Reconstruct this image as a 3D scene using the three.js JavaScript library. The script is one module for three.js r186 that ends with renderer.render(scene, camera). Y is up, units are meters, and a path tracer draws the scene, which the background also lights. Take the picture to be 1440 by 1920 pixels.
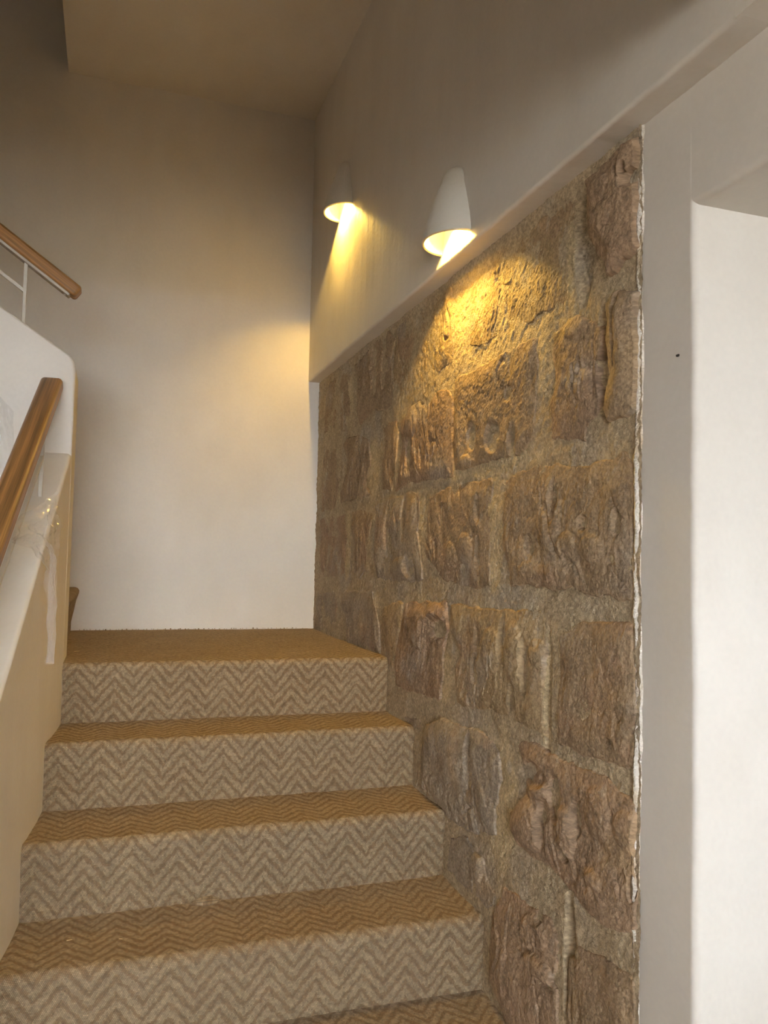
import * as THREE from 'three';
import { ImprovedNoise } from 'three/addons/math/ImprovedNoise.js';
import { mergeGeometries } from 'three/addons/utils/BufferGeometryUtils.js';
import { RoundedBoxGeometry } from 'three/addons/geometries/RoundedBoxGeometry.js';

// ---------------------------------------------------------------- camera, sky, exposure
const scene = new THREE.Scene();
const camera = new THREE.PerspectiveCamera(2 * Math.atan(960 / 1524.2) * 180 / Math.PI, 1440 / 1920, 0.05, 100);
camera.position.set(-0.908, 0.340, 3.708);
camera.rotation.order = 'YXZ';
camera.rotation.set(0.0548, -0.3236, 0.0211);
scene.add(camera);
scene.background = new THREE.Color().setRGB(0.93, 0.98, 1.06);     // plain overcast sky
scene.backgroundIntensity = 30;
const renderer = new THREE.WebGLRenderer();
renderer.toneMapping = THREE.LinearToneMapping;
renderer.toneMappingExposure = 1.0;
renderer.shadowMap.enabled = true;
const LAMP_COLOR = new THREE.Color().setRGB(1.0, 0.62, 0.115), LAMP_POWER = 2.3;

// ---------------------------------------------------------------- helpers
const N = new ImprovedNoise();
const n3 = (x, y, z = 0) => N.noise(x + 31.7, y + 17.3, z + 5.1);
const fbm = (x, y, z = 0, o = 4) => { let s = 0, a = 0.5; for (let i = 0; i < o; i++) { s += a * n3(x, y, z + i * 9.1); x *= 2.03; y *= 2.03; a *= 0.5; } return s; };
const sst = (a, b, x) => { const t = Math.min(1, Math.max(0, (x - a) / (b - a))); return t * t * (3 - 2 * t); };
const clamp = (x, a = 0, b = 1) => Math.min(b, Math.max(a, x));
let seed = 1234567;
const rnd = () => { seed = (seed * 1664525 + 1013904223) % 4294967296; return seed / 4294967296; };

// periodic value noise, for textures that tile
function tileNoise(s0) {
  const hash = (i, j, p) => { let h = (Math.imul(i, 374761393) + Math.imul(j, 668265263) + Math.imul(s0 + p * 7, 974634777)) | 0; h = Math.imul(h ^ (h >>> 13), 1274126177); return ((h ^ (h >>> 16)) >>> 0) / 4294967295; };
  return (u, v, fx, fy = fx) => {                                   // u, v in 0..1; fx, fy whole periods
    const x = u * fx, y = v * fy, i = Math.floor(x), j = Math.floor(y);
    let a = x - i, b = y - j; a = a * a * (3 - 2 * a); b = b * b * (3 - 2 * b);
    const w = (p, m) => ((p % m) + m) % m, i0 = w(i, fx), i1 = w(i + 1, fx), j0 = w(j, fy), j1 = w(j + 1, fy);
    return (hash(i0, j0, fx) * (1 - a) + hash(i1, j0, fx) * a) * (1 - b) + (hash(i0, j1, fx) * (1 - a) + hash(i1, j1, fx) * a) * b;
  };
}
function texture(w, h, sizeX, sizeY, fn, srgb) {                    // fn(u, v) -> [r, g, b] in 0..1
  const d = new Uint8Array(w * h * 4);
  for (let j = 0; j < h; j++) for (let i = 0; i < w; i++) {
    const c = fn((i + 0.5) / w, (j + 0.5) / h), k = (j * w + i) * 4;
    d[k] = clamp(c[0]) * 255; d[k + 1] = clamp(c[1]) * 255; d[k + 2] = clamp(c[2]) * 255; d[k + 3] = 255;
  }
  const t = new THREE.DataTexture(d, w, h);
  t.wrapS = t.wrapT = THREE.RepeatWrapping; t.magFilter = THREE.LinearFilter; t.minFilter = THREE.LinearMipmapLinearFilter; t.generateMipmaps = true;
  t.repeat.set(1 / sizeX, 1 / sizeY);
  if (srgb) t.colorSpace = THREE.SRGBColorSpace;
  t.needsUpdate = true;
  return t;
}
const grey = (g) => [g, g, g];

// ---------------------------------------------------------------- materials
const tnA = tileNoise(11), tnB = tileNoise(47), tnC = tileNoise(83);
// troweled lime plaster: faint clouds of tone, long trowel strokes in the relief
const plasterColor = texture(1024, 1024, 2.2, 2.2, (u, v) => {
  const c = 0.5 * tnA(u, v, 5, 4) + 0.3 * tnB(u, v, 13, 9) + 0.2 * tnC(u, v, 40, 22);
  const g = 0.905 + 0.075 * (c - 0.5) + 0.012 * (tnA(u, v, 300) - 0.5);
  return [g, g * (0.972 + 0.014 * (c - 0.5)), g * (0.925 + 0.03 * (c - 0.5))];
}, true);
const plasterRelief = texture(1024, 1024, 1.1, 1.1, (u, v) => {
  const s = 0.5 * tnB(u, v, 5, 4) + 0.3 * tnA(u, v, 17, 9) + 0.14 * tnC(u, v, 44, 22) + 0.06 * tnA(u, v, 150, 110);
  return grey(s);
});
const plasterGloss = texture(512, 512, 1.3, 1.3, (u, v) => grey(0.44 + 0.36 * (0.6 * tnC(u, v, 7, 4) + 0.4 * tnA(u, v, 60, 11))));
const M = {};
M.plaster = new THREE.MeshStandardMaterial({ map: plasterColor, bumpMap: plasterRelief, bumpScale: 0.004, roughnessMap: plasterGloss, roughness: 1.0 });
M.ceiling = new THREE.MeshStandardMaterial({ map: plasterColor, bumpMap: plasterRelief, bumpScale: 0.0015, roughness: 0.85 });
const sconceRelief = texture(512, 512, 0.25, 0.25, (u, v) => grey(0.5 * tnA(u, v, 9) + 0.3 * tnB(u, v, 30) + 0.2 * tnC(u, v, 90)));
M.sconce = new THREE.MeshStandardMaterial({ color: new THREE.Color().setRGB(0.73, 0.68, 0.585), bumpMap: sconceRelief, bumpScale: 0.002, roughness: 0.85 });
// sandstone: colour in the vertices, grain in the relief
const stoneRelief = texture(1024, 1024, 0.34, 0.34, (u, v) => {
  const a = tnA(u, v, 66, 48), b = tnB(u, v, 120, 90), c = tnC(u, v, 230, 190), d = tnB(u, v, 26, 14);
  return grey(0.34 * a + 0.3 * b + 0.2 * c + 0.16 * d);
});
const stoneGrain = texture(1024, 1024, 0.41, 0.41, (u, v) => {
  const a = 0.4 * tnA(u, v, 75, 66) + 0.35 * tnB(u, v, 130, 120) + 0.25 * tnC(u, v, 300);
  const g = 0.89 + 0.5 * (a - 0.5) + 0.1 * (tnA(u, v, 17, 9) - 0.5);
  return [g, g * 0.99, g * 0.975];
}, true);
M.stone = new THREE.MeshStandardMaterial({ vertexColors: true, map: stoneGrain, bumpMap: stoneRelief, bumpScale: 0.0024, roughness: 0.86 });
const sandRelief = texture(1024, 1024, 0.3, 0.3, (u, v) => grey(0.4 * tnA(u, v, 95) + 0.35 * tnB(u, v, 190) + 0.25 * tnC(u, v, 42)));
M.mortar = new THREE.MeshStandardMaterial({ vertexColors: true, map: stoneGrain, bumpMap: sandRelief, bumpScale: 0.002, roughness: 0.95 });
M.lime = new THREE.MeshStandardMaterial({ vertexColors: true, bumpMap: sandRelief, bumpScale: 0.004, roughness: 0.9 });
// flat woven loop carpet with a two-tone chevron
const CW = 0.44, CH = 0.432;
function carpetAt(u, v) {
  const x = u * CW, y = v * CH, row = Math.floor(v * 132), off = (row % 2) * 0.5, col = Math.floor(u * 124 + off);
  const cu = ((col + 0.5 - off) / 124), cv = (row + 0.5) / 132, bx = cu * CW, by = cv * CH;
  const tri = Math.abs(((bx / 0.11) % 1 + 1) % 1 * 2 - 1);
  const jag = 0.2 * (tnA(cu % 1, cv, 40) - 0.5) + 0.26 * (tnC(((cu % 1) + 1) % 1, cv, 62, 66) - 0.5);
  const ph = (((by - tri * 0.064) / 0.036 + jag) % 1 + 1) % 1;
  const k = 0.5 + 0.5 * Math.sin(ph * 6.283);
  const jitter = tnB(((cu % 1) + 1) % 1, cv, 124, 132);
  const dark = sst(0.5, 0.85, k + 0.62 * (jitter - 0.5) + 0.25 * (tnC(((cu % 1) + 1) % 1, cv, 9, 8) - 0.5));
  const fx = (u * 124 + off) % 1, fy = (v * 132) % 1;
  const bead = Math.pow(Math.max(0, Math.sin(Math.PI * fx)), 0.6) * Math.pow(Math.max(0, Math.sin(Math.PI * fy)), 0.7);
  return { dark, bead, jitter };
}
const carpetColor = texture(1024, 1024, CW, CH, (u, v) => {
  const { dark, bead, jitter } = carpetAt(u, v);
  const l = [0.765, 0.672, 0.54], d = [0.63, 0.525, 0.395], s = 0.93 + 0.34 * (jitter - 0.5), gap = 0.72 + 0.28 * sst(0.1, 0.7, bead);   // darker jute backing shows between the loops
  return l.map((c, i) => (c + (d[i] - c) * dark) * s * gap);
}, true);
const carpetRelief = texture(1024, 1024, CW, CH, (u, v) => { const { dark, bead } = carpetAt(u, v); return grey(0.15 + bead * (0.85 - 0.3 * dark)); });
M.carpet = new THREE.MeshStandardMaterial({ map: carpetColor, bumpMap: carpetRelief, bumpScale: 0.0022, roughness: 0.95 });
// oiled hardwood: grain runs along v
const woodColor = texture(512, 1024, 0.12, 0.9, (u, v) => {
  const w = u + 0.05 * (tnA(u, v, 3, 2) - 0.5), r = 0.5 * tnB(w, v, 22, 3) + 0.3 * tnC(w, v, 60, 5) + 0.2 * tnA(w, v, 120, 20);
  const g = 0.78 + 0.6 * (r - 0.5);
  return [0.76 * g, 0.55 * g, 0.315 * g];
}, true);
M.wood = new THREE.MeshPhysicalMaterial({ map: woodColor, roughness: 0.42, clearcoat: 0.25, clearcoatRoughness: 0.3 });
M.metal = new THREE.MeshStandardMaterial({ color: new THREE.Color().setRGB(0.66, 0.62, 0.54), roughness: 0.45, metalness: 0.0 });
M.steelBar = new THREE.MeshStandardMaterial({ color: new THREE.Color().setRGB(0.52, 0.47, 0.39), roughness: 0.4, metalness: 0.35 });
M.film = new THREE.MeshPhysicalMaterial({ color: 0xffffff, transmission: 0.9, thickness: 0, roughness: 0.12, ior: 1.5, side: THREE.DoubleSide });
M.bulb = new THREE.MeshStandardMaterial({ color: 0xffffff, emissive: new THREE.Color().setRGB(1.0, 0.7, 0.2), emissiveIntensity: 9, roughness: 0.4 });
const slabColor = texture(512, 512, 1.6, 1.6, (u, v) => { const g = 0.66 + 0.12 * (tnA(u, v, 9) - 0.5) + 0.05 * (tnB(u, v, 60) - 0.5); return [g, g * 0.96, g * 0.88]; }, true);
const boardColor = texture(512, 512, 1.4, 1.4, (u, v) => { const g = 0.42 + 0.14 * (tnA(u, v, 60, 5) - 0.5); return [g, g * 0.78, g * 0.56]; }, true);
M.boards = new THREE.MeshStandardMaterial({ map: boardColor, roughness: 0.6 });
M.slab = new THREE.MeshStandardMaterial({ map: slabColor, roughness: 0.7 });
M.frame = new THREE.MeshStandardMaterial({ color: 0xd8d4cb, roughness: 0.5 });
M.dark = new THREE.MeshStandardMaterial({ color: 0x2a231c, roughness: 0.7 });
M.straw = new THREE.MeshStandardMaterial({ color: 0xd9c296, roughness: 0.8 });

// ---------------------------------------------------------------- mesh helpers
function geo(pos, idx, uv, col) {
  const g = new THREE.BufferGeometry();
  g.setAttribute('position', new THREE.Float32BufferAttribute(pos, 3));
  if (uv) g.setAttribute('uv', new THREE.Float32BufferAttribute(uv, 2));
  if (col) g.setAttribute('color', new THREE.Float32BufferAttribute(col, 3));
  g.setIndex(idx); g.computeVertexNormals();
  return g;
}
function sheet(nu, nv, f, closedU = false) {                        // f(i/nu, j/nv) -> [x, y, z, u, v]
  const pos = [], uv = [], idx = [];
  for (let j = 0; j <= nv; j++) for (let i = 0; i <= nu; i++) { const p = f(i / nu, j / nv); pos.push(p[0], p[1], p[2]); uv.push(p[3] ?? i / nu, p[4] ?? j / nv); }
  const w = nu + 1;
  for (let j = 0; j < nv; j++) for (let i = 0; i < nu; i++) { const a = j * w + i, b = a + 1, c = a + w, d = c + 1; idx.push(a, b, d, a, d, c); }
  return geo(pos, idx, uv);
}
function metricUV(g) {                                              // uv in metres by the way each face points
  g = g.index ? g.toNonIndexed() : g; g.computeVertexNormals();
  const p = g.attributes.position, n = g.attributes.normal, uv = new Float32Array(p.count * 2);
  for (let i = 0; i < p.count; i++) {
    const ax = Math.abs(n.getX(i)), ay = Math.abs(n.getY(i)), az = Math.abs(n.getZ(i));
    const [a, b] = ax >= ay && ax >= az ? [p.getZ(i), p.getY(i)] : az >= ay ? [p.getX(i), p.getY(i)] : [p.getX(i), p.getZ(i)];
    uv[2 * i] = a; uv[2 * i + 1] = b;
  }
  g.setAttribute('uv', new THREE.BufferAttribute(uv, 2));
  return g;
}
function box(x0, x1, y0, y1, z0, z1) { const g = new THREE.BoxGeometry(x1 - x0, y1 - y0, z1 - z0); g.translate((x0 + x1) / 2, (y0 + y1) / 2, (z0 + z1) / 2); return metricUV(g); }
const used = {};
function numbered(name) { const k = used[name] = (used[name] ?? -1) + 1; return k ? name + '_' + String(k).padStart(3, '0') : name; }
function mesh(name, g, m, parent = scene) {
  if (Array.isArray(g)) g = g.length > 1 ? mergeGeometries(g.map((q) => { q = q.index ? q.toNonIndexed() : q; for (const k of Object.keys(q.attributes)) if (!['position', 'normal', 'uv'].includes(k)) q.deleteAttribute(k); return q; })) : g[0];
  const o = new THREE.Mesh(g, m); o.name = parent === scene ? numbered(name) : name; o.castShadow = o.receiveShadow = true; parent.add(o); return o;
}
function group(name, label, category, kind) { const o = new THREE.Group(); o.name = numbered(name); o.userData = { label, category }; if (kind) o.userData.kind = kind; scene.add(o); return o; }
function tag(o, label, category, grp, kind) { Object.assign(o.userData, { label, category }); if (grp) o.userData.group = grp; if (kind) o.userData.kind = kind; return o; }

// ---------------------------------------------------------------- plan of the stairwell (metres; landing floor at y = 0)
const RISE = 0.18, GOING = 0.2534, NOSE = 1.08, FLOOR = -6 * RISE;
const XU = -0.054, LEDGE = 1.154, PANEL_END = 2.462, DOOR = 2.6, DOOR_END = 3.55, DOOR_TOP = 0.947, WALL_X = 0.006, CEIL = 2.42, CEIL_EDGE = -1.157, LOW_CEIL = 1.228, LOW_START = 2.72;
const parapetX = (z) => z < NOSE ? -1.03 : -1.03 - 0.1 * (z - NOSE);       // right-hand face of the parapet beside the lower flight
const ROOM_L = -3.9, ROOM_N = 6.5;

// ---------------------------------------------------------------- the shell
{
  const wb = tag(mesh('wall_back', box(ROOM_L, 0.6, FLOOR - 0.2, 4.6, -0.3, 0), M.plaster), 'warm white plastered back wall behind the landing', 'wall', null, 'structure');
  tag(mesh('floor', box(ROOM_L - 0.3, 0.6, FLOOR - 0.2, FLOOR, -0.3, ROOM_N + 0.3), M.boards), 'brown boarded floor at the foot of the stairs', 'floor', null, 'structure');
  tag(mesh('wall_left', box(ROOM_L - 0.3, ROOM_L, FLOOR - 0.2, 4.6, -0.3, ROOM_N + 0.3), M.plaster), 'far left plastered wall of the lower room', 'wall', null, 'structure');
  // ceiling over the landing: its left edge stands free, the stairwell goes on up beside it
  tag(mesh('ceiling', box(CEIL_EDGE, 0.4, CEIL, 4.6, -0.05, LOW_START + 0.2), M.ceiling), 'flat plastered ceiling above the landing', 'ceiling', null, 'structure');
  tag(mesh('ceiling', box(ROOM_L, 0.4, LOW_CEIL, LOW_CEIL + 0.3, LOW_START, ROOM_N), M.ceiling), 'lower ceiling of the room at the foot of the stairs', 'ceiling', null, 'structure');
  tag(mesh('ceiling', box(ROOM_L, CEIL_EDGE + 0.05, 4.4, 4.7, -0.3, LOW_START + 0.3), M.ceiling), 'high ceiling over the upper stairwell', 'ceiling', null, 'structure');
  tag(mesh('wall_near', box(ROOM_L, 0.4, LOW_CEIL + 0.1, 4.6, LOW_START, LOW_START + 0.25), M.plaster), 'plastered header wall above the lower room', 'wall', null, 'structure');
  // wall behind the viewer with a wide glazed garden opening
  const hole = (a0, a1, b0, b1, h0, h1, c0, c1, lo, hi, f) => [f(a0, h0, lo, hi, c0, c1), f(h1, a1, lo, hi, c0, c1), f(h0, h1, lo, b0, c0, c1), f(h0, h1, b1, hi, c0, c1)];
  const alongX = (u0, u1, y0, y1, c0, c1) => box(u0, u1, y0, y1, c0, c1), alongZ = (u0, u1, y0, y1, c0, c1) => box(c0, c1, y0, y1, u0, u1);
  const frame = (u0, u1, y0, y1, c, f) => [f(u0, u0 + 0.05, y0, y1, c, c + 0.06), f(u1 - 0.05, u1, y0, y1, c, c + 0.06), f(u0, u1, y0, y0 + 0.05, c, c + 0.06), f(u0, u1, y1 - 0.05, y1, c, c + 0.06), f((u0 + u1) / 2 - 0.025, (u0 + u1) / 2 + 0.025, y0, y1, c, c + 0.06)];
  const W0 = -2.4, W1 = -0.35, WB = -0.15, WT = 0.95;
  tag(mesh('wall_front', hole(ROOM_L, 0.6, WB, WT, W0, W1, ROOM_N, ROOM_N + 0.3, FLOOR, LOW_CEIL + 0.1, alongX), M.plaster), 'plastered wall around the garden window', 'wall', null, 'structure');
  tag(mesh('window_1', frame(W0, W1, WB, WT, ROOM_N + 0.12, alongX), M.frame), 'wide white garden window frame', 'window', null, 'structure');
  // passage beyond the doorway on the right, with a window of its own
  const PX = 2.2, P0 = 1.7, P1 = 4.7;
  tag(mesh('wall_passage', [box(0.45, PX, FLOOR, 1.3, P0 - 0.2, P0), box(0.45, PX, FLOOR, 1.3, P1, P1 + 0.2), ...hole(P0 - 0.2, P1 + 0.2, -0.4, 0.95, 3.25, 3.68, PX, PX + 0.25, FLOOR, 1.3, alongZ)], M.plaster), 'white walls of the passage beyond the doorway', 'wall', null, 'structure');
  tag(mesh('ceiling', box(0.44, PX + 0.25, 1.2, 1.5, P0 - 0.2, P1 + 0.2), M.ceiling), 'ceiling of the passage beyond the doorway', 'ceiling', null, 'structure');
  tag(mesh('floor', box(0.6, PX + 0.25, FLOOR - 0.2, FLOOR, P0 - 0.2, P1 + 0.2), M.slab), 'pale stone floor of the passage beyond the doorway', 'floor', null, 'structure');
  tag(mesh('window_2', frame(3.25, 3.68, -0.4, 0.95, PX + 0.1, alongZ), M.frame), 'white window frame in the passage beyond the doorway', 'window', null, 'structure');
  tag(mesh('ground', box(-14, 14, FLOOR - 0.3, FLOOR - 0.205, ROOM_N + 0.3, 24), M.slab), 'paved terrace outside the garden window', 'terrace', null, 'structure');
  tag(mesh('ground', box(2.5, 14, FLOOR - 0.3, FLOOR - 0.205, -4, ROOM_N + 0.3), M.slab), 'paved terrace outside the passage window', 'terrace', null, 'structure');
}

// ---------------------------------------------------------------- right wall: plaster above, rough stone below, doorway
const rightWall = group('wall_right', 'plastered wall with a panel of exposed rough stone beside the stairs', 'wall', 'structure');
{
  // plaster above the ledge, set forward of the stone; its lower edge is hand-rounded and slightly uneven
  const R = 0.009, prof = [];
  prof.push([XU, CEIL + 0.05], [XU, 2.1], [XU, 1.8], [XU, 1.5], [XU, LEDGE + 0.05], [XU, LEDGE + R]);
  for (let k = 1; k <= 5; k++) { const a = Math.PI / 2 * k / 5; prof.push([XU + R - R * Math.cos(a), LEDGE + R - R * Math.sin(a)]); }
  prof.push([XU + 0.03, LEDGE], [0.012, LEDGE], [0.2, LEDGE]);
  const len = [0]; for (let i = 1; i < prof.length; i++) len.push(len[i - 1] + Math.hypot(prof[i][0] - prof[i - 1][0], prof[i][1] - prof[i - 1][1]));
  const edge = (z, k) => 0.0035 * fbm(z * 5, k * 3.1, 2) + 0.0012 * n3(z * 60, k, 4);
  mesh('upper_plaster', sheet(prof.length - 1, 340, (a, b) => {
    const i = Math.round(a * (prof.length - 1)), z = b * (LOW_START + 0.05), low = i >= 4 ? 1 : 0;
    return [prof[i][0] + edge(z, 0) * 0.5 + 0.004 * fbm(z * 1.3, prof[i][1] * 1.3, 8), prof[i][1] + low * edge(z, 1), z, z, CEIL - len[i]];
  }), M.plaster, rightWall);
  mesh('upper_plaster', [box(XU, 0.45, LEDGE, LOW_CEIL + 0.05, LOW_START + 0.04, ROOM_N), box(0.05, 0.45, LEDGE + 0.02, 4.6, 0, LOW_START + 0.05)], M.plaster, rightWall);
  // plaster pier between stone and doorway, with a rounded arris
  const r2 = 0.012, ps = [[WALL_X, PANEL_END - 0.02], [WALL_X, 2.5], [WALL_X, 2.55], [WALL_X, DOOR - r2]];
  for (let k = 1; k <= 6; k++) { const a = Math.PI / 2 * k / 6; ps.push([WALL_X + r2 - r2 * Math.cos(a), DOOR - r2 + r2 * Math.sin(a)]); }
  ps.push([WALL_X + 0.06, DOOR], [WALL_X + 0.2, DOOR], [0.45, DOOR]);
  const pl = [0]; for (let i = 1; i < ps.length; i++) pl.push(pl[i - 1] + Math.hypot(ps[i][0] - ps[i - 1][0], ps[i][1] - ps[i - 1][1]));
  mesh('door_pier', sheet(ps.length - 1, 220, (a, b) => {
    const i = Math.round(a * (ps.length - 1)), y = FLOOR - 0.05 + b * (LEDGE + 0.02 - FLOOR + 0.05), w = 0.005 * fbm(y * 3.1, 4.4, 1) + 0.0008 * n3(y * 50, 2);
    return [ps[i][0] + w * 0.6, y, ps[i][1] + (i >= 3 ? w : 0), PANEL_END + pl[i], y];
  }), M.plaster, rightWall);
  const lp = [[WALL_X, LEDGE + 0.02], [WALL_X, 1.05], [WALL_X, DOOR_TOP + r2]];
  for (let k = 1; k <= 6; k++) { const a = Math.PI / 2 * k / 6; lp.push([WALL_X + r2 - r2 * Math.cos(a), DOOR_TOP + r2 - r2 * Math.sin(a)]); }
  lp.push([WALL_X + 0.06, DOOR_TOP], [0.45, DOOR_TOP]);
  const ll = [0]; for (let i = 1; i < lp.length; i++) ll.push(ll[i - 1] + Math.hypot(lp[i][0] - lp[i - 1][0], lp[i][1] - lp[i - 1][1]));
  mesh('door_lintel', sheet(lp.length - 1, 120, (a, b) => {
    const i = Math.round(a * (lp.length - 1)), z = DOOR - 0.012 + b * (DOOR_END - DOOR + 0.02), w = 0.004 * fbm(z * 4, 7.7, 3);
    return [lp[i][0] + 0.003 * fbm(2.5, z, 2), lp[i][1] + (i >= 2 ? w : 0), z, z, LEDGE - ll[i]];
  }), M.plaster, rightWall);
  mesh('wall_core', [box(0.06, 0.45, FLOOR, LEDGE + 0.03, 0, DOOR - 0.006), box(0.05, 0.45, DOOR_TOP + 0.006, LEDGE + 0.03, DOOR - 0.01, DOOR_END), box(WALL_X, 0.45, FLOOR, LEDGE, DOOR_END, ROOM_N)], M.plaster, rightWall);
  // nail stub in the plaster pier
  const nail = new THREE.CylinderGeometry(0.0022, 0.0022, 0.006, 8); nail.rotateZ(Math.PI / 2 + 0.3); nail.translate(WALL_X - 0.001, 0.696, 2.558);
  tag(mesh('nail', nail, M.dark), 'tiny dark nail stub in the plaster beside the stone panel', 'nail');
}

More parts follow.
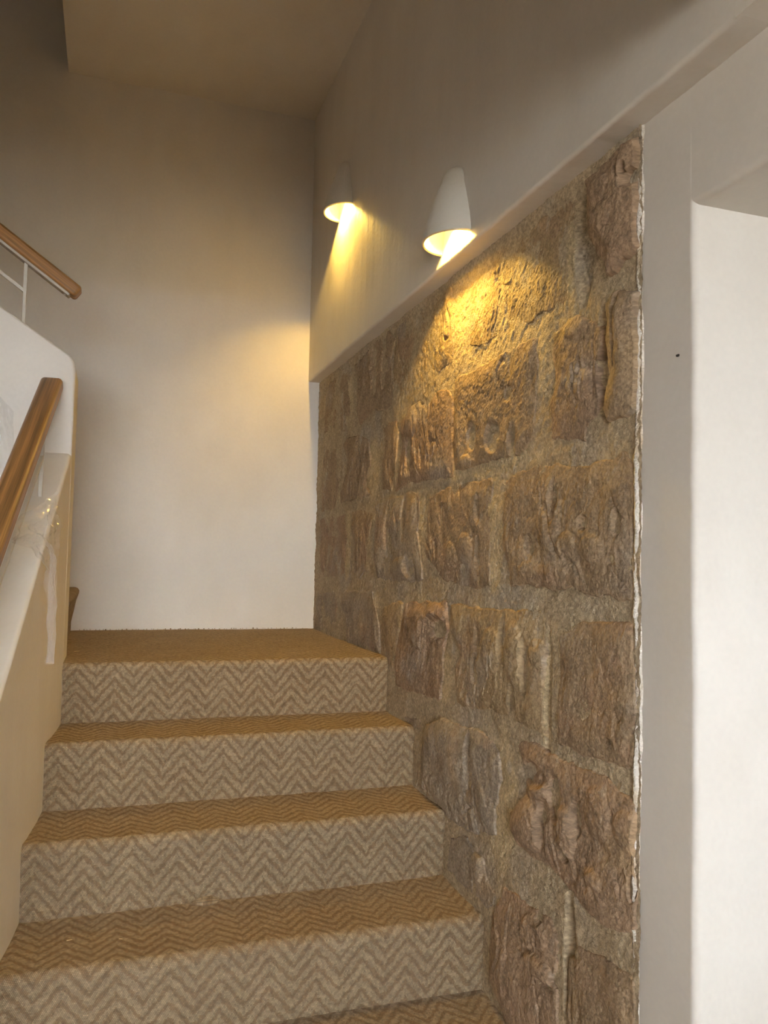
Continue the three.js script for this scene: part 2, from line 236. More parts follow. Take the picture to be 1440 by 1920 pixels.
// ---------------------------------------------------------------- the stones (outlines on the wall: [z, y] in metres)
const STONES = [
  [10, 0, [[0.134,1.116],[0.281,1.117],[0.302,1.04],[0.312,0.887],[0.12,0.894],[0.123,1.021]]],
  [6, 0, [[0.386,1.115],[0.503,1.114],[0.532,1.071],[0.491,1.028],[0.541,0.968],[0.518,0.843],[0.387,0.866],[0.367,0.989],[0.407,1.001],[0.369,1.061]]],
  [22, 0, [[0.593,1.11],[0.722,1.123],[0.902,1.144],[1.016,1.143],[1.086,1.086],[1.049,1.04],[1.072,0.925],[1.064,0.865],[0.973,0.86],[0.868,0.874],[0.684,0.856],[0.633,0.912],[0.632,1.024]]],
  [6, 3, [[1.036,1.122],[1.145,1.136],[1.354,1.132],[1.474,1.135],[1.568,1.129],[1.59,1.07],[1.577,1.002],[1.596,0.946],[1.586,0.897],[1.468,0.89],[1.405,0.879],[1.327,0.894],[1.246,0.896],[1.215,0.876],[1.098,0.882],[1.07,0.961],[1.076,1.053],[1.103,1.077]]],
  [8, 3, [[1.697,1.101],[1.8,1.115],[1.951,1.108],[2.076,1.122],[2.205,1.123],[2.235,1.107],[2.239,1.051],[2.228,1.007],[2.226,0.944],[2.234,0.891],[2.179,0.888],[2.114,0.898],[2.046,0.888],[1.949,0.903],[1.876,0.899],[1.762,0.9],[1.69,0.913],[1.701,0.993]]],
  [38, 1, [[2.28,1.126],[2.339,1.13],[2.419,1.137],[2.48,1.137],[2.482,1.081],[2.483,1.036],[2.474,1.006],[2.477,0.964],[2.479,0.927],[2.457,0.921],[2.444,0.912],[2.411,0.912],[2.392,0.896],[2.362,0.901],[2.347,0.934],[2.315,0.976],[2.29,1.003],[2.292,1.071]]],
  [12, 3, [[2.452,0.92],[2.477,0.925],[2.481,0.905],[2.476,0.895]]],
  [8, 0, [[0.1,0.821],[0.34,0.802],[0.384,0.649],[0.351,0.536],[0.103,0.538],[0.095,0.714]]],
  [24, 0, [[0.495,0.827],[0.678,0.816],[0.804,0.779],[0.84,0.68],[0.769,0.632],[0.833,0.573],[0.722,0.56],[0.435,0.56],[0.417,0.601],[0.508,0.676],[0.509,0.736],[0.457,0.794]]],
  [18, 0, [[0.96,0.804],[1.116,0.813],[1.138,0.76],[1.129,0.7],[1.121,0.646],[1.076,0.56],[0.986,0.579],[0.959,0.668],[0.986,0.73]]],
  [24, 1, [[1.154,0.794],[1.249,0.824],[1.393,0.845],[1.551,0.831],[1.595,0.8],[1.601,0.654],[1.612,0.567],[1.421,0.571],[1.194,0.576],[1.104,0.558],[1.146,0.631],[1.178,0.706]]],
  [22, 0, [[1.604,0.845],[1.803,0.85],[1.983,0.853],[2.081,0.852],[2.087,0.799],[2.076,0.718],[2.068,0.616],[1.99,0.585],[1.812,0.587],[1.687,0.577],[1.621,0.586],[1.61,0.702]]],
  [24, 1, [[2.154,0.836],[2.212,0.858],[2.265,0.846],[2.312,0.825],[2.344,0.794],[2.332,0.75],[2.313,0.74],[2.329,0.671],[2.327,0.625],[2.28,0.61],[2.279,0.583],[2.217,0.592],[2.148,0.605],[2.134,0.684],[2.162,0.726],[2.147,0.793]]],
  [34, 0, [[2.362,0.84],[2.395,0.86],[2.458,0.832],[2.461,0.781],[2.46,0.68],[2.456,0.628],[2.42,0.609],[2.368,0.607],[2.357,0.634],[2.373,0.698],[2.363,0.772]]],
  [10, 1, [[0.082,0.507],[0.495,0.514],[0.531,0.417],[0.532,0.256],[0.257,0.244],[0.08,0.233],[0.078,0.383]]],
  [14, 0, [[0.602,0.515],[0.725,0.525],[0.869,0.496],[0.827,0.412],[0.796,0.278],[0.703,0.253],[0.635,0.274],[0.638,0.38],[0.594,0.452]]],
  [22, 2, [[0.902,0.529],[1.048,0.54],[1.264,0.551],[1.349,0.539],[1.353,0.471],[1.337,0.421],[1.375,0.348],[1.388,0.271],[1.281,0.259],[1.047,0.258],[0.946,0.261],[0.898,0.346],[0.901,0.444]]],
  [20, 0, [[1.424,0.527],[1.628,0.547],[1.846,0.546],[1.864,0.531],[1.852,0.441],[1.85,0.327],[1.855,0.269],[1.792,0.26],[1.64,0.267],[1.549,0.275],[1.463,0.315],[1.403,0.348],[1.412,0.457]]],
  [24, 0, [[1.926,0.533],[2.009,0.551],[2.166,0.55],[2.259,0.535],[2.374,0.54],[2.409,0.55],[2.441,0.523],[2.441,0.417],[2.441,0.262],[2.377,0.268],[2.303,0.271],[2.236,0.282],[2.14,0.274],[2.042,0.282],[1.964,0.275],[1.951,0.331],[1.916,0.37],[1.914,0.436]]],
  [12, 2, [[0.067,0.167],[0.389,0.192],[0.41,0.118],[0.394,0.015],[0.016,-0.009]]],
  [20, 2, [[0.496,0.197],[0.886,0.215],[0.937,0.153],[0.983,0.093],[0.989,-0.0],[0.568,-0.008],[0.538,0.09],[0.474,0.137]]],
  [28, 3, [[1.018,0.165],[1.173,0.197],[1.22,0.194],[1.196,0.112],[1.173,0.039],[1.123,-0.032],[1.006,-0.011],[1.003,0.095]]],
  [28, 1, [[1.243,0.197],[1.455,0.21],[1.579,0.223],[1.593,0.139],[1.568,0.091],[1.566,0.012],[1.544,-0.064],[1.312,-0.083],[1.176,-0.082],[1.148,-0.009],[1.182,0.086],[1.229,0.166]]],
  [26, 3, [[1.613,0.211],[1.823,0.218],[1.952,0.221],[2.099,0.232],[2.125,0.208],[2.133,0.153],[2.121,0.051],[2.127,-0.038],[2.04,-0.042],[1.91,-0.035],[1.762,-0.051],[1.657,-0.057],[1.645,0.036],[1.67,0.083],[1.603,0.14]]],
  [22, 0, [[2.189,0.178],[2.262,0.218],[2.442,0.229],[2.449,0.146],[2.456,0.048],[2.451,-0.036],[2.363,-0.041],[2.283,-0.047],[2.186,-0.046],[2.178,0.012],[2.191,0.087]]],
  [14, 2, [[1.209,-0.173],[1.377,-0.148],[1.418,-0.188],[1.318,-0.181]]],
  [26, 2, [[1.445,-0.155],[1.56,-0.111],[1.69,-0.106],[1.834,-0.088],[1.919,-0.126],[1.93,-0.189],[1.898,-0.264],[1.907,-0.324],[1.788,-0.362],[1.654,-0.375],[1.537,-0.36],[1.403,-0.35],[1.398,-0.241]]],
  [30, 1, [[2.006,-0.085],[2.074,-0.061],[2.142,-0.071],[2.243,-0.071],[2.34,-0.065],[2.432,-0.08],[2.461,-0.092],[2.481,-0.119],[2.478,-0.166],[2.473,-0.221],[2.468,-0.302],[2.434,-0.329],[2.362,-0.347],[2.297,-0.339],[2.225,-0.326],[2.163,-0.31],[2.08,-0.315],[2.007,-0.31],[1.978,-0.29],[1.987,-0.248],[2.05,-0.194],[2.049,-0.144],[2.021,-0.108]]],
  [20, 2, [[1.632,-0.42],[1.734,-0.379],[1.773,-0.401],[1.829,-0.409],[1.866,-0.451],[1.909,-0.461],[1.893,-0.492],[1.86,-0.517],[1.815,-0.513],[1.709,-0.519],[1.609,-0.511]]],
  [30, 1, [[1.894,-0.518],[1.949,-0.431],[2.019,-0.418],[2.056,-0.424],[2.118,-0.412],[2.164,-0.412],[2.193,-0.431],[2.191,-0.494],[2.173,-0.534],[2.192,-0.541],[2.196,-0.608],[2.207,-0.683],[2.028,-0.787],[1.933,-0.701],[1.874,-0.68],[1.879,-0.59]]],
  [18, 0, [[2.233,-0.453],[2.267,-0.423],[2.354,-0.401],[2.403,-0.4],[2.45,-0.399],[2.47,-0.4],[2.474,-0.529],[2.231,-0.67],[2.225,-0.521]]],
];
const GOUGES = [
  [1.857,0.648,0.036,0.036,16],
  [1.733,0.665,0.026,0.034,14],
  [1.966,0.625,0.021,0.039,14],
  [1.939,0.744,0.019,0.018,10],
  [1.698,0.601,0.030,0.017,-8],
  [2.160,0.466,0.016,0.043,11],
  [2.281,0.416,0.017,0.015,12],
  [2.393,0.412,0.012,0.024,9],
  [2.377,0.344,0.010,0.009,10],
  [2.057,0.374,0.021,0.025,8],
  [2.067,0.312,0.049,0.024,-6],
  [2.220,0.376,0.028,0.022,-6],
  [2.315,0.365,0.037,0.025,-6],
  [1.778,0.470,0.016,0.038,9],
  [1.782,0.347,0.015,0.060,9],
  [1.707,0.366,0.041,0.038,-8],
  [1.610,0.346,0.038,0.035,-7],
  [2.277,0.700,0.027,0.030,-8],
  [2.241,0.829,0.041,0.019,-6],
  [1.514,0.140,0.060,0.031,14],
  [1.470,0.168,0.043,0.032,-10],
  [1.278,0.313,0.049,0.034,12],
  [1.211,0.300,0.100,0.035,-8],
  [1.056,0.421,0.034,0.081,8],
  [0.694,0.765,0.029,0.042,10],
  [1.268,0.777,0.050,0.047,-8],
  [1.240,0.675,0.021,0.053,8],
  [1.403,0.930,0.022,0.034,10],
  [1.393,0.836,0.060,0.028,6],
  [0.849,1.017,0.027,0.089,7],
  [0.956,1.021,0.021,0.073,7],
  [0.746,1.017,0.019,0.085,6],
  [1.531,0.134,0.044,0.024,12],
  [1.520,0.179,0.052,0.026,-10],
  [1.382,0.127,0.095,0.056,-8],
  [1.792,0.122,0.019,0.042,9],
  [1.936,0.154,0.017,0.050,10],
  [1.880,0.114,0.045,0.051,-9],
  [2.043,0.091,0.017,0.063,12],
  [1.997,0.122,0.036,0.064,-9],
  [2.101,0.134,0.030,0.030,-8],
  [1.982,-0.004,0.017,0.048,12],
  [2.100,0.180,0.014,0.030,8],
  [1.773,0.054,0.020,0.036,6],
  [2.093,-0.132,0.050,0.025,14],
  [2.184,-0.161,0.023,0.043,26],
  [2.119,-0.150,0.033,0.025,-10],
  [2.061,-0.246,0.064,0.050,-16],
  [2.129,-0.229,0.012,0.048,16],
  [2.231,-0.213,0.032,0.045,-14],
  [2.266,-0.175,0.016,0.034,14],
  [2.208,-0.204,0.010,0.035,14],
  [2.145,-0.196,0.016,0.024,8],
  [1.748,-0.196,0.024,0.073,9],
  [1.565,-0.193,0.120,0.079,-8],
  [2.341,-0.141,0.038,0.043,-7],
  [2.433,-0.148,0.034,0.033,-8],
  [1.930,-0.354,0.014,0.044,6],
  [2.442,-0.244,0.010,0.022,16],
  [2.467,-0.205,0.012,0.024,14],
  [2.218,-0.259,0.020,0.016,12],
  [2.121,-0.534,0.052,0.022,-12],
  [2.141,-0.556,0.032,0.007,12],
  [2.106,-0.463,0.046,0.029,-8],
  [2.119,-0.428,0.013,0.013,8],
  [2.227,-0.441,0.035,0.014,18],
  [2.326,-0.269,0.031,0.014,-8],
  [1.803,-0.437,0.027,0.034,-10],
  [1.786,-0.482,0.013,0.030,8],
  [2.438,1.062,0.018,0.015,22],
  [2.405,1.106,0.006,0.027,9],
  [2.345,1.079,0.031,0.024,-6],
  [2.356,1.020,0.035,0.024,-6],
  [2.424,1.085,0.006,0.011,10],
  [2.398,0.830,0.006,0.043,8],
  [2.393,0.774,0.006,0.057,9],
];

const PALE_JOINTS = [[1.572, 0.0, 0.044, 0.069], [1.924, -0.245, 0.072, 0.147], [2.127, 0.061, 0.023, 0.107], [1.623, 1.033, 0.051, 0.112], [2.088, 0.802, 0.03, 0.078], [2.22, 0.98, 0.013, 0.084], [1.871, 0.402, 0.04, 0.148], [0.859, 0.659, 0.065, 0.114], [0.545, 0.381, 0.039, 0.124], [1.335, 0.449, 0.039, 0.09], [0.523, 0.977, 0.049, 0.093], [1.787, 0.583, 0.311, 0.029], [1.91, 0.888, 0.217, 0.041]];                    // upright joints pointed with a yellower lime
const MORTAR_DIPS = [[2.27, 1.0, 0.03, 0.12, 16], [2.346, 0.73, 0.024, 0.11, 17], [2.235, -0.5, 0.018, 0.16, 22], [2.23, -0.3, 0.04, 0.03, 14], [0.41, 0.68, 0.02, 0.1, 6], [1.6, 0.72, 0.008, 0.13, 6], [2.14, 0.0, 0.012, 0.2, 6]];
function polyDist(P, z, y) {                                        // signed: positive inside
  let d = 1e9, inside = false;
  for (let i = 0, j = P.length - 1; i < P.length; j = i++) {
    const [ax, ay] = P[j], [bx, by] = P[i], ex = bx - ax, ey = by - ay, t = clamp(((z - ax) * ex + (y - ay) * ey) / (ex * ex + ey * ey));
    d = Math.min(d, Math.hypot(z - ax - t * ex, y - ay - t * ey));
    if ((ay > y) !== (by > y) && z < (bx - ax) * (y - ay) / (by - ay) + ax) inside = !inside;
  }
  return inside ? d : -d;
}
function dips(list, z, y) {
  let s = 0;
  for (const [gz, gy, rz, ry, d] of list) {
    const a = (z - gz) / (rz * 1.25), b = (y - gy) / (ry * 1.25), q = a * a + b * b;
    if (q < 1) { const t = 1 - q; s += d * 0.001 * (d > 0 ? sst(0, 0.75, t) : Math.sqrt(t) * sst(0, 0.4, t)); }
  }
  return s;
}
// fractured face of a quarried stone: vertical splinters, chipped terraces, fine pitting
function fracture(z, y, k) {
  const wz = z + 0.02 * n3(z * 9, y * 6, k), wy = y + 0.03 * n3(z * 8, y * 5, k + 3), lean = 0.35 * Math.sin(k * 5.3), vz = wz + lean * wy;
  const lump = fbm(wz * 7, wy * 5, k, 3);
  let t = fbm(vz * 12, wy * 5.5, k + 21, 2) * 4; const f = Math.floor(t), c = t - f; t = (f + sst(0.42, 0.58, c)) / 4;
  const broken = sst(-0.05, 0.25, fbm(z * 5, y * 6, k + 33, 2));    // chipped here, flat dressed face there
  const crack = Math.abs(n3(vz * 15, wy * 6, k + 7));
  return 0.013 * lump + (0.004 + 0.011 * broken) * t - 0.006 * broken * sst(0.07, 0.0, crack) + 0.0016 * n3(z * 60, y * 52, k) + 0.0017 * n3(z * 165, y * 155, k);
}
const TONES = [[0.405, 0.292, 0.178], [0.415, 0.288, 0.182], [0.415, 0.338, 0.248], [0.44, 0.322, 0.18]];
const RED = [0.47, 0.30, 0.195], GREYISH = [0.46, 0.40, 0.325], OCHRE = [0.54, 0.38, 0.205], DARK = [0.26, 0.178, 0.11], PALE = [0.62, 0.54, 0.435];
const mix3 = (a, b, t) => [a[0] + (b[0] - a[0]) * t, a[1] + (b[1] - a[1]) * t, a[2] + (b[2] - a[2]) * t];
const BASE_X = 0.004;
STONES.forEach(([proud, tone, P], k) => {
  const zs = P.map((p) => p[0]), ys = P.map((p) => p[1]);
  const z0 = Math.min(...zs) - 0.02, z1 = Math.max(...zs) + 0.02, y0 = Math.max(FLOOR, Math.min(...ys) - 0.02), y1 = Math.min(LEDGE + 0.004, Math.max(...ys) + 0.02);
  const near = z1 > 1.6 ? 0.0027 : 0.0036, nz = Math.ceil((z1 - z0) / near), ny = Math.ceil((y1 - y0) / near);
  const pos = [], uv = [], col = [], idx = [], e = new Float32Array((nz + 1) * (ny + 1)), id = new Int32Array(e.length).fill(-1);
  const at = (i, j) => [z0 + (z1 - z0) * i / nz, y0 + (y1 - y0) * j / ny];
  for (let j = 0; j <= ny; j++) for (let i = 0; i <= nz; i++) {
    const [z, y] = at(i, j);
    e[j * (nz + 1) + i] = polyDist(P, z, y) + 0.003 + 0.008 * n3(z * 24, y * 20, k) + 0.0025 * n3(z * 70, y * 60, k);
    e[j * (nz + 1) + i] = Math.min(e[j * (nz + 1) + i], PANEL_END - 0.006 - z + 0.006 * n3(y * 25, k, 2));
  }
  const ms = [];
  const put = (i, j) => {
    const q = j * (nz + 1) + i; if (id[q] >= 0) return id[q];
    const [z, y] = at(i, j), d = e[q], body = sst(-0.005, 0.007, d), soft = sst(0, 0.045, d);
    const pr = 0.0015 + (proud > 30 ? 0.0006 : 0.00036) * proud, h = -0.02 + body * (0.02 + 0.6 * pr) + 0.4 * pr * soft + body * (0.45 + 0.55 * soft) * fracture(z, y, k * 3.7) - body * dips(GOUGES, z, y);
    id[q] = pos.length / 3;
    pos.push(Math.min(0.03, BASE_X - Math.min(h, y > LEDGE - 0.02 ? 0.05 : 0.07)), y, z); uv.push(z, y);
    let c = TONES[tone];
    c = mix3(c, RED, 0.4 * sst(0.08, 0.38, fbm(z * 5, y * 5, 40 + k)));
    c = mix3(c, OCHRE, 0.5 * sst(0.1, 0.4, fbm(z * 6, y * 4, 60 + k)));
    c = mix3(c, GREYISH, 0.6 * sst(0.1, 0.36, fbm(z * 4.5, y * 4.5, 80 + k)));
    c = mix3(c, DARK, 0.5 * sst(0.02, 0.4, fbm(z * 22, y * 11, 100 + k)));
    c = mix3(c, PALE, 0.55 * sst(0.3, 0.52, fbm(z * 16, y * 12, 120 + k)));
    col.push(c[0], c[1], c[2]);
    return id[q];
  };
  const w = nz + 1;
  for (let j = 0; j < ny; j++) for (let i = 0; i < nz; i++) {
    const a = j * w + i;
    if (Math.max(e[a], e[a + 1], e[a + w], e[a + w + 1]) < -0.006) continue;
    const A = put(i, j), B = put(i + 1, j), C = put(i + 1, j + 1), D = put(i, j + 1);
    idx.push(A, B, C, A, C, D);                                     // faces the stairs (-x)
  }
  mesh('stone', geo(pos, idx, uv, col), M.stone, rightWall);
});
// bedding mortar between the stones
{
  const st = 0.0042, nz = Math.ceil((PANEL_END - 0.001) / st), ny = Math.ceil((LEDGE + 0.004 - FLOOR) / st), pos = [], uv = [], col = [], idx = [];
  for (let j = 0; j <= ny; j++) for (let i = 0; i <= nz; i++) {
    const z = PANEL_END * i / nz, y = FLOOR + (LEDGE + 0.004 - FLOOR) * j / ny;
    const h = 0.003 + 0.007 * fbm(z * 9, y * 9, 3) + 0.002 * n3(z * 60, y * 60, 2) + 0.0022 * n3(z * 120, y * 120, 2) - dips(MORTAR_DIPS, z, y);
    pos.push(BASE_X - h, y, z); uv.push(z, y);
    let c = mix3([0.50, 0.385, 0.24], [0.55, 0.445, 0.29], clamp(0.5 + 1.4 * fbm(z * 5, y * 5, 9)));
    c = mix3(c, [0.48, 0.42, 0.335], 0.7 * sst(0.0, 0.35, fbm(z * 4, y * 4, 15)));
    for (const [jz, jy, rz, ry] of PALE_JOINTS) { const d = Math.hypot((z - jz) / rz, (y - jy) / ry) + 0.5 * fbm(z * 20, y * 14, 23); if (d < 1.3) c = mix3(c, [0.67, 0.535, 0.32], 0.8 * sst(1.3, 0.9, d)); }
    c = mix3(c, [0.66, 0.6, 0.51], 0.5 * sst(0.3, 0.5, fbm(z * 14, y * 12, 19)));
    col.push(...c);
  }
  const w = nz + 1;
  for (let j = 0; j < ny; j++) for (let i = 0; i < nz; i++) { const a = j * w + i; idx.push(a, a + 1, a + w + 1, a, a + w + 1, a + w); }
  mesh('mortar', geo(pos, idx, uv, col), M.mortar, rightWall);
  // broken lime edge where the stone meets the smooth pier
  const ne = 560, np = 8, p2 = [], u2 = [], c2 = [], i2 = [];
  for (let j = 0; j <= ne; j++) {
    const y = FLOOR + (LEDGE - FLOOR) * j / ne, off = 0.010 * fbm(y * 4.2, 3.3, 6) + 0.004 * n3(y * 30, 1.2, 5), wd = 0.004 + 0.008 * fbm(y * 7, 9.1, 2) + 0.002 * n3(y * 55, 3, 3), pr = 0.004 + 0.012 * fbm(y * 6, 5.5, 8);
    for (let i = 0; i <= np; i++) {
      const t = i / np, z = PANEL_END - 0.022 + off + t * (0.022 + wd), b = t < 0.35 ? sst(0, 0.35, t) : 1 - sst(0.4, 1, t) * 1.05;
      p2.push(0.014 - (0.012 + pr * (0.65 + 0.35 * n3(y * 70, t * 4, 2))) * b - (t < 0.3 ? 0.004 : 0), y, z); u2.push(z, y);
      const c = mix3([0.78, 0.72, 0.62], [0.55, 0.42, 0.25], 0.75 * sst(0.05, 0.3, fbm(y * 12, t * 2, 31)));
      c2.push(...c);
    }
  }
  for (let j = 0; j < ne; j++) for (let i = 0; i < np; i++) { const a = j * (np + 1) + i; i2.push(a, a + 1, a + np + 2, a, a + np + 2, a + np + 1); }
  mesh('lime_edge', geo(p2, i2, u2, c2), M.lime, rightWall);
}

// ---------------------------------------------------------------- carpeted stairs
const stairs = group('staircase', 'stairs covered in beige chevron woven carpet rising to a landing', 'staircase', 'structure');
// one step: riser, rounded nosing and tread, as one piece of stretched carpet. path(s) runs riser foot -> nosing -> back of tread
function stepSheet(yTop, zNose, depth, rise, x0, x1, k, place, over = 0.012) {
  const R = 0.02, pts = [];
  for (let i = 0; i <= 10; i++) { const t = i / 10; pts.push([zNose - over + over * t * t, yTop - rise - 0.016 + (rise - R + 0.016) * t]); }
  for (let i = 1; i <= 8; i++) { const a = Math.PI / 2 * i / 8; pts.push([zNose - R + R * Math.cos(a), yTop - R + R * Math.sin(a)]); }
  for (let i = 1; i <= 14; i++) { const t = i / 14; pts.push([zNose - R - (depth - R + 0.03) * t, yTop]); }
  const L = [0]; for (let i = 1; i < pts.length; i++) L.push(L[i - 1] + Math.hypot(pts[i][0] - pts[i - 1][0], pts[i][1] - pts[i - 1][1]));
  const n = pts.length - 1;
  return sheet(150, n, (a, b) => {
    const i = Math.round(b * n), [z, y] = pts[i], xa = x0(z), x = xa + (x1 - xa) * a, t = L[i];
    const puff = 0.004 * fbm(x * 4, t * 7, k * 2.3) + 0.0012 * n3(x * 25, t * 25, k), nz = i <= 10 ? 1 : i >= 18 ? 0 : 0.7, nyy = i <= 10 ? 0 : i >= 18 ? 1 : 0.7;
    const sag = i > 18 ? -0.004 * Math.sin(Math.PI * (i - 18) / (n - 18)) : 0;
    return place(x, y + nyy * puff + sag, z + nz * puff * 1.6 + 0.004 * n3(x * 1.7, k * 1.9, 3), x + 0.03 * k, t + k * 0.101);
  });
}
for (let k = 0; k < 6; k++)
  mesh(k ? 'step' : 'landing', stepSheet(-RISE * k, NOSE + GOING * k, k ? GOING : NOSE, RISE, (z) => (k || z > 0.9) ? parapetX(z) - 0.02 : -1.075, 0.022, k, (x, y, z, u, v) => [x, y, z, u, v]), M.carpet, stairs);
// second flight, climbing to the left behind the parapet
for (let k = 0; k < 10; k++)
  mesh('step', stepSheet(0.184 * (k + 1), -1.024 - 0.25 * k, 0.25, 0.184, () => -0.012, 0.875, 7 + k, (x, y, z, u, v) => [z, y, x, u, v], 0.03), M.carpet, stairs);
// fringe of carpet loops along the back of the landing and a bulge where the carpet has lifted
{
  const g = [];
  for (let i = 0; i < 60; i++) {
    const x = -1.03 + 0.98 * (i + rnd()) / 60, r = 0.001 + 0.0012 * rnd() * rnd() * 1.6;
    const s = new THREE.IcosahedronGeometry(r, 1); s.scale(1.6, 0.8 + rnd() * 0.8, 1); s.translate(x, 0.0015 + 0.002 * rnd(), 0.003);
    { const u = s.attributes.uv; for (let q = 0; q < u.count; q++) u.setXY(q, x + u.getX(q) * 0.01, u.getY(q) * 0.01); }
    g.push(s);
  }
  mesh('frayed_edge', g, M.carpet, stairs).userData.kind = 'stuff';
  const lift = sheet(24, 10, (a, b) => {
    const s = Math.sin(Math.PI * a), x = -0.69 + 0.09 * a, t = b * Math.PI;
    return [x, -0.541 + 0.016 * s * Math.sin(t), 1.566 + 0.016 * (0.2 + 0.8 * s) * (1 - Math.cos(t)), x, 0.02 * b];
  });
  mesh('carpet_fold', lift, M.carpet, stairs);
}

// ---------------------------------------------------------------- plastered parapets
{
  // beside the lower flight: sloping top, splaying outward towards the foot
  const TH = 0.16, r = 0.012, zEnd = 2.62, topY = (z) => 0.632 - 0.757 * (z - NOSE);
  const ring = (z) => {
    const X = parapetX(z), t = topY(z), q = [[X, FLOOR], [X, -0.6], [X, -0.2], [X, t - 0.2], [X, t - r]];
    for (let k = 1; k <= 5; k++) { const a = Math.PI / 2 * k / 5; q.push([X - r + r * Math.cos(a), t - r + r * Math.sin(a)]); }
    q.push([X - TH * 0.35, t], [X - TH * 0.65, t]);
    for (let k = 0; k <= 5; k++) { const a = Math.PI / 2 * (1 + k / 5); q.push([X - TH + r + r * Math.cos(a), t - r + r * Math.sin(a)]); }
    q.push([X - TH, t - 0.2], [X - TH, FLOOR]);
    return q.map(([x, y]) => [x, Math.max(y, FLOOR)]);
  };
  const n = ring(1.2).length - 1;
  const body = sheet(n, 150, (a, b) => {
    const i = Math.round(a * n), z = NOSE - 0.06 + b * (zEnd - NOSE + 0.06), q = ring(z), p = q[i];
    let len = 0; for (let k = 1; k <= i; k++) len += Math.hypot(q[k][0] - q[k - 1][0], q[k][1] - q[k - 1][1]);
    return [p[0] + 0.004 * fbm(z * 3, p[1] * 3, 4), p[1] + (i > 3 && i < n - 1 ? 0.004 * fbm(z * 4, 3, 2) : 0), z, z, len];
  });
  const q = ring(zEnd), sh = new THREE.Shape(q.map(([x, y]) => new THREE.Vector2(x, y))), cap = new THREE.ShapeGeometry(sh); cap.translate(0, 0, zEnd);
  tag(mesh('parapet_wall', [body, metricUV(cap)], M.plaster), 'sloping white plastered parapet along the left of the lower flight', 'parapet', null, 'structure');
  // beside the upper flight: its near face looks down the stairs
  const s2 = new THREE.Shape();
  s2.moveTo(-1.03, FLOOR); s2.lineTo(-1.028, 0.885); s2.quadraticCurveTo(-1.028, 0.921, -1.055, 0.938); s2.lineTo(-3.9, 0.938 + 0.655 * 2.845); s2.lineTo(-3.9, FLOOR); s2.closePath();
  const g2 = new THREE.ExtrudeGeometry(s2, { depth: 0.204, bevelEnabled: true, bevelThickness: 0.008, bevelSize: 0.008, bevelOffset: -0.008, bevelSegments: 4, curveSegments: 10 });
  g2.translate(0, 0, 0.868);
  tag(mesh('parapet_wall', metricUV(g2), M.plaster), 'white plastered parapet of the upper flight ending in a pier', 'parapet', null, 'structure');
}

// ---------------------------------------------------------------- handrails
function railGeometry(A, B, w, h, r) {                              // rounded bar from A to B; grain along it
  const L = A.distanceTo(B), g = new RoundedBoxGeometry(w, h, L, 5, r), p = g.attributes.position, uv = new Float32Array(p.count * 2);
  for (let i = 0; i < p.count; i++) { const a = Math.abs(p.getX(i)) > w / 2 - 0.004 ? p.getY(i) + 0.05 : p.getX(i); uv[2 * i] = a; uv[2 * i + 1] = p.getZ(i); }
  g.setAttribute('uv', new THREE.BufferAttribute(uv, 2));
  const m = new THREE.Matrix4().lookAt(A, B, new THREE.Vector3(0, 1, 0)); m.setPosition(A.clone().lerp(B, 0.5));
  return g.applyMatrix4(m);
}
const V = (x, y, z) => new THREE.Vector3(x, y, z);
{
  const t = group('handrail', 'varnished wooden handrail on the sloping parapet beside the lower flight', 'handrail');
  const line = (z, dy = 0, dx = 0) => V(-1.091 - 0.1 * (z - 1.1) + dx, 0.838 - 0.758 * (z - 1.1) + dy, z);
  mesh('wood_rail', railGeometry(line(1.098), line(2.6), 0.062, 0.044, 0.013), M.wood, t);
  mesh('metal_bar', railGeometry(line(1.14, -0.032), line(2.56, -0.032), 0.04, 0.009, 0.002), M.steelBar, t);
  for (const z of [1.268, 1.76, 2.25]) { const a = line(z, -0.03), b = V(a.x, 0.632 - 0.757 * (z - NOSE) - 0.02, z); a.x += 0.01; b.x += 0.01; mesh('post', railGeometry(a, b.add(V(0, 0, 0.0001)), 0.011, 0.011, 0.002), M.metal, t); }
  const mid = (z) => line(z, -0.113, 0.011);
  mesh('mid_bar', railGeometry(mid(1.268), mid(2.56), 0.01, 0.01, 0.002), M.metal, t);
}
{
  const t = group('handrail', 'dark wooden handrail on thin white posts beside the upper flight', 'handrail');
  const line = (x, dy = 0) => V(x, 1.156 + 0.71 * (-1.034 - x) + dy, 0.97);
  mesh('wood_rail', railGeometry(line(-1.033), line(-3.4), 0.06, 0.04, 0.011), M.wood, t);
  const bar = mesh('metal_bar', railGeometry(line(-1.06, -0.027), line(-3.3, -0.027), 0.036, 0.012, 0.002), M.steelBar, t);
  const sg = new THREE.CylinderGeometry(0.004, 0.004, 0.004, 10), sp = line(-1.075, -0.035); sg.rotateZ(-0.617); sg.translate(sp.x, sp.y, sp.z);
  mesh('screw', sg, M.metal, bar);
  for (const x of [-1.191, -1.7, -2.2, -2.7]) mesh('post', railGeometry(line(x, -0.02), V(x, 0.938 + 0.655 * (-1.055 - x) - 0.02, 0.9701), 0.011, 0.011, 0.002), M.metal, t);
  mesh('mid_bar', railGeometry(line(-1.191, -0.122), line(-3.2, -0.122), 0.011, 0.011, 0.002), M.metal, t);
}

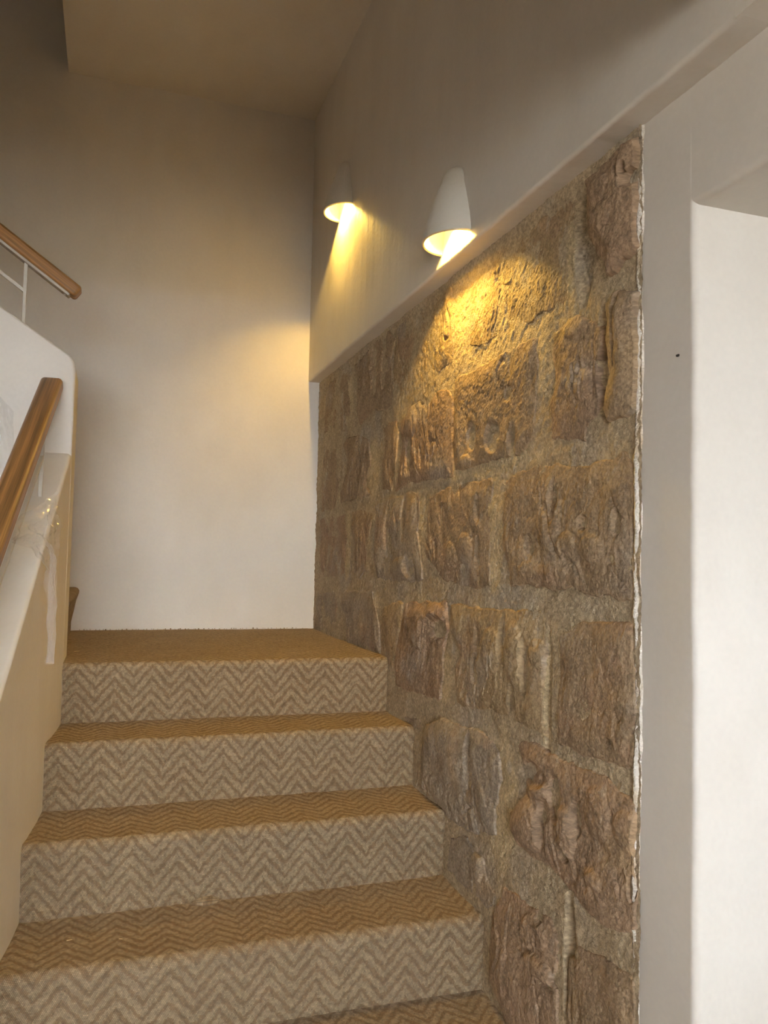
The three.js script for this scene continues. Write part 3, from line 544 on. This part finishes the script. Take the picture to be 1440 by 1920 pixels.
// ---------------------------------------------------------------- plaster wall sconces
function sconce(y, z, label) {
  const t = group('wall_sconce', label, 'wall lamp');
  t.position.set(XU, y, z); t.userData.group = 'plaster sconces above the stone panel';
  const H = 0.207, RZ = 0.102, RX = 0.092, TH = 0.009;
  const prof = (s) => {                                             // s 0 rim .. 1 crown: [radius 0..1, height 0..1]
    const c = (s - 0.72) / 0.28 * Math.PI / 2, hh = s < 0.72 ? s / 0.72 * 0.74 : 0.74 + 0.26 * Math.sin(c);
    const r = s < 0.72 ? 1 - 0.5 * Math.pow(hh / 0.74, 1.3) : 0.5 * Math.cos(c);
    return [Math.max(0, r), hh];
  };
  const shell = (inset, flip) => sheet(48, 40, (a, b) => {
    const [r, h] = prof(b), ph = Math.PI * (flip ? 1 - a : a) - Math.PI / 2, k = 1 - inset / RZ;
    return [-(RX * k * r * Math.cos(ph)) + 0.002, (H - inset) * h, RZ * k * r * Math.sin(ph), (ph + 2) * 0.1, h * H];
  });
  const rim = sheet(48, 2, (a, b) => { const ph = Math.PI * a - Math.PI / 2, k = 1 - TH / RZ * b, bulge = b === 0.5 ? -0.0035 : 0; return [-(RX * k * Math.cos(ph)) + 0.002, bulge, RZ * k * Math.sin(ph), ph * 0.1, b * 0.01]; });
  mesh('shade', [shell(0, false), shell(TH, true), rim], M.sconce, t);
  const bulb = mesh('bulb', new THREE.SphereGeometry(0.02, 24, 16), M.bulb, t); bulb.position.set(-0.042, 0.05, 0);
  const stem = mesh('lamp_holder', new THREE.CylinderGeometry(0.013, 0.013, 0.07, 16), M.metal, t); stem.position.set(-0.042, 0.1, 0);
  const light = new THREE.SpotLight(LAMP_COLOR, LAMP_POWER, 0, 63.5 * Math.PI / 180, 0.12, 2); light.target.position.set(-0.042, -1, 0); t.add(light.target); light.position.set(-0.042, 0.05, 0); light.castShadow = true; light.shadow.radius = 1; t.add(light);
}
sconce(1.191, 1.720, 'lit white plaster wall sconce just above the stone panel');
sconce(1.729, 0.592, 'lit white plaster wall sconce high in the corner by the back wall');

// ---------------------------------------------------------------- clear plastic film left on the rail
{
  const crumple = (a, b, k) => 0.010 * (1 - 2 * Math.abs(n3(a * 5, b * 4, k))) + 0.006 * (1 - 2 * Math.abs(n3(a * 13, b * 9, k + 4))) + 0.003 * n3(a * 30, b * 22, k + 8);
  const pick = (T, b) => { const s = b * (T.length - 1), i = Math.min(T.length - 2, Math.floor(s)), t = s - i; return [T[i][0] + (T[i + 1][0] - T[i][0]) * t, T[i][1] + (T[i + 1][1] - T[i][1]) * t]; };
  const nearEdge = [[1.74, 0.36], [1.68, 0.355], [1.62, 0.34], [1.56, 0.27], [1.515, 0.18], [1.481, 0.06]], farEdge = [[1.40, 0.50], [1.44, 0.45], [1.455, 0.38], [1.465, 0.30], [1.475, 0.20], [1.478, 0.05]];
  const f1 = sheet(60, 120, (a, b) => {
    const P = pick(farEdge, b), Q = pick(nearEdge, b), z = P[0] + (Q[0] - P[0]) * a, y = P[1] + (Q[1] - P[1]) * a, top = 0.632 - 0.757 * (z - NOSE), under = 0.79 - 0.758 * (z - 1.1);
    const up = clamp((y - top) / (under - top)), out = parapetX(z) + 0.024, x = out + (-1.062 - 0.1 * (z - 1.1) - out) * up * up;
    const fold = 0.009 * Math.sin(a * 9 + b * 5 + 3 * n3(a * 2, b * 2, 4)) + 0.007 * (1 - 2 * Math.abs(n3(a * 4, b * 5, 2))) + 0.003 * (1 - 2 * Math.abs(n3(a * 11, b * 14, 6))) + 0.0036 * sst(0.05, 0.3, b) * sst(0.75, 0.45, b) * (1 - 2.4 * Math.abs(n3(a * 17, b * 26, 9)));
    return [Math.max(x + fold, y < top + 0.01 ? parapetX(z) + 0.006 : -2), y, z, a, b];
  });
  tag(mesh('plastic_film', f1, M.film), 'crumpled clear plastic film hanging over the parapet under the handrail', 'plastic film');
  const f2 = sheet(50, 70, (a, b) => {
    const x = -1.34 + 0.15 * a + 0.03 * b, y = 0.90 - 0.16 * a * (1 - b) - 0.5 * b;
    return [x, y, 1.125 + 0.05 * b + 1.6 * crumple(a * 1.4, b * 1.5, 12) + 0.03 * Math.sin(a * 3), a, b];
  });
  tag(mesh('plastic_film', f2, M.film), 'crumpled clear plastic film against the pier behind the handrail', 'plastic film');
}
// straws dropped on the carpet
for (const [x, y, z, a, l, label] of [[-1.0, 0.003, 0.80, 0.3, 0.016, 'pale sliver of straw on the landing carpet'], [-0.962, -0.538, 1.705, 0.2, 0.012, 'pale straw sliver near the parapet on the second tread from the bottom'], [-0.852, -0.538, 1.731, -0.4, 0.008, 'tiny straw sliver towards the middle of the second tread from the bottom']]) {
  const g = new THREE.CylinderGeometry(0.0012, 0.0008, l, 6); g.rotateZ(Math.PI / 2); g.rotateY(a); g.translate(x, y + 0.001, z);
  tag(mesh('straw_sliver', g, M.straw), label, 'straw');
}

scene.traverse((o) => { if (o.isMesh) { o.castShadow = true; o.receiveShadow = true; } });
renderer.render(scene, camera);
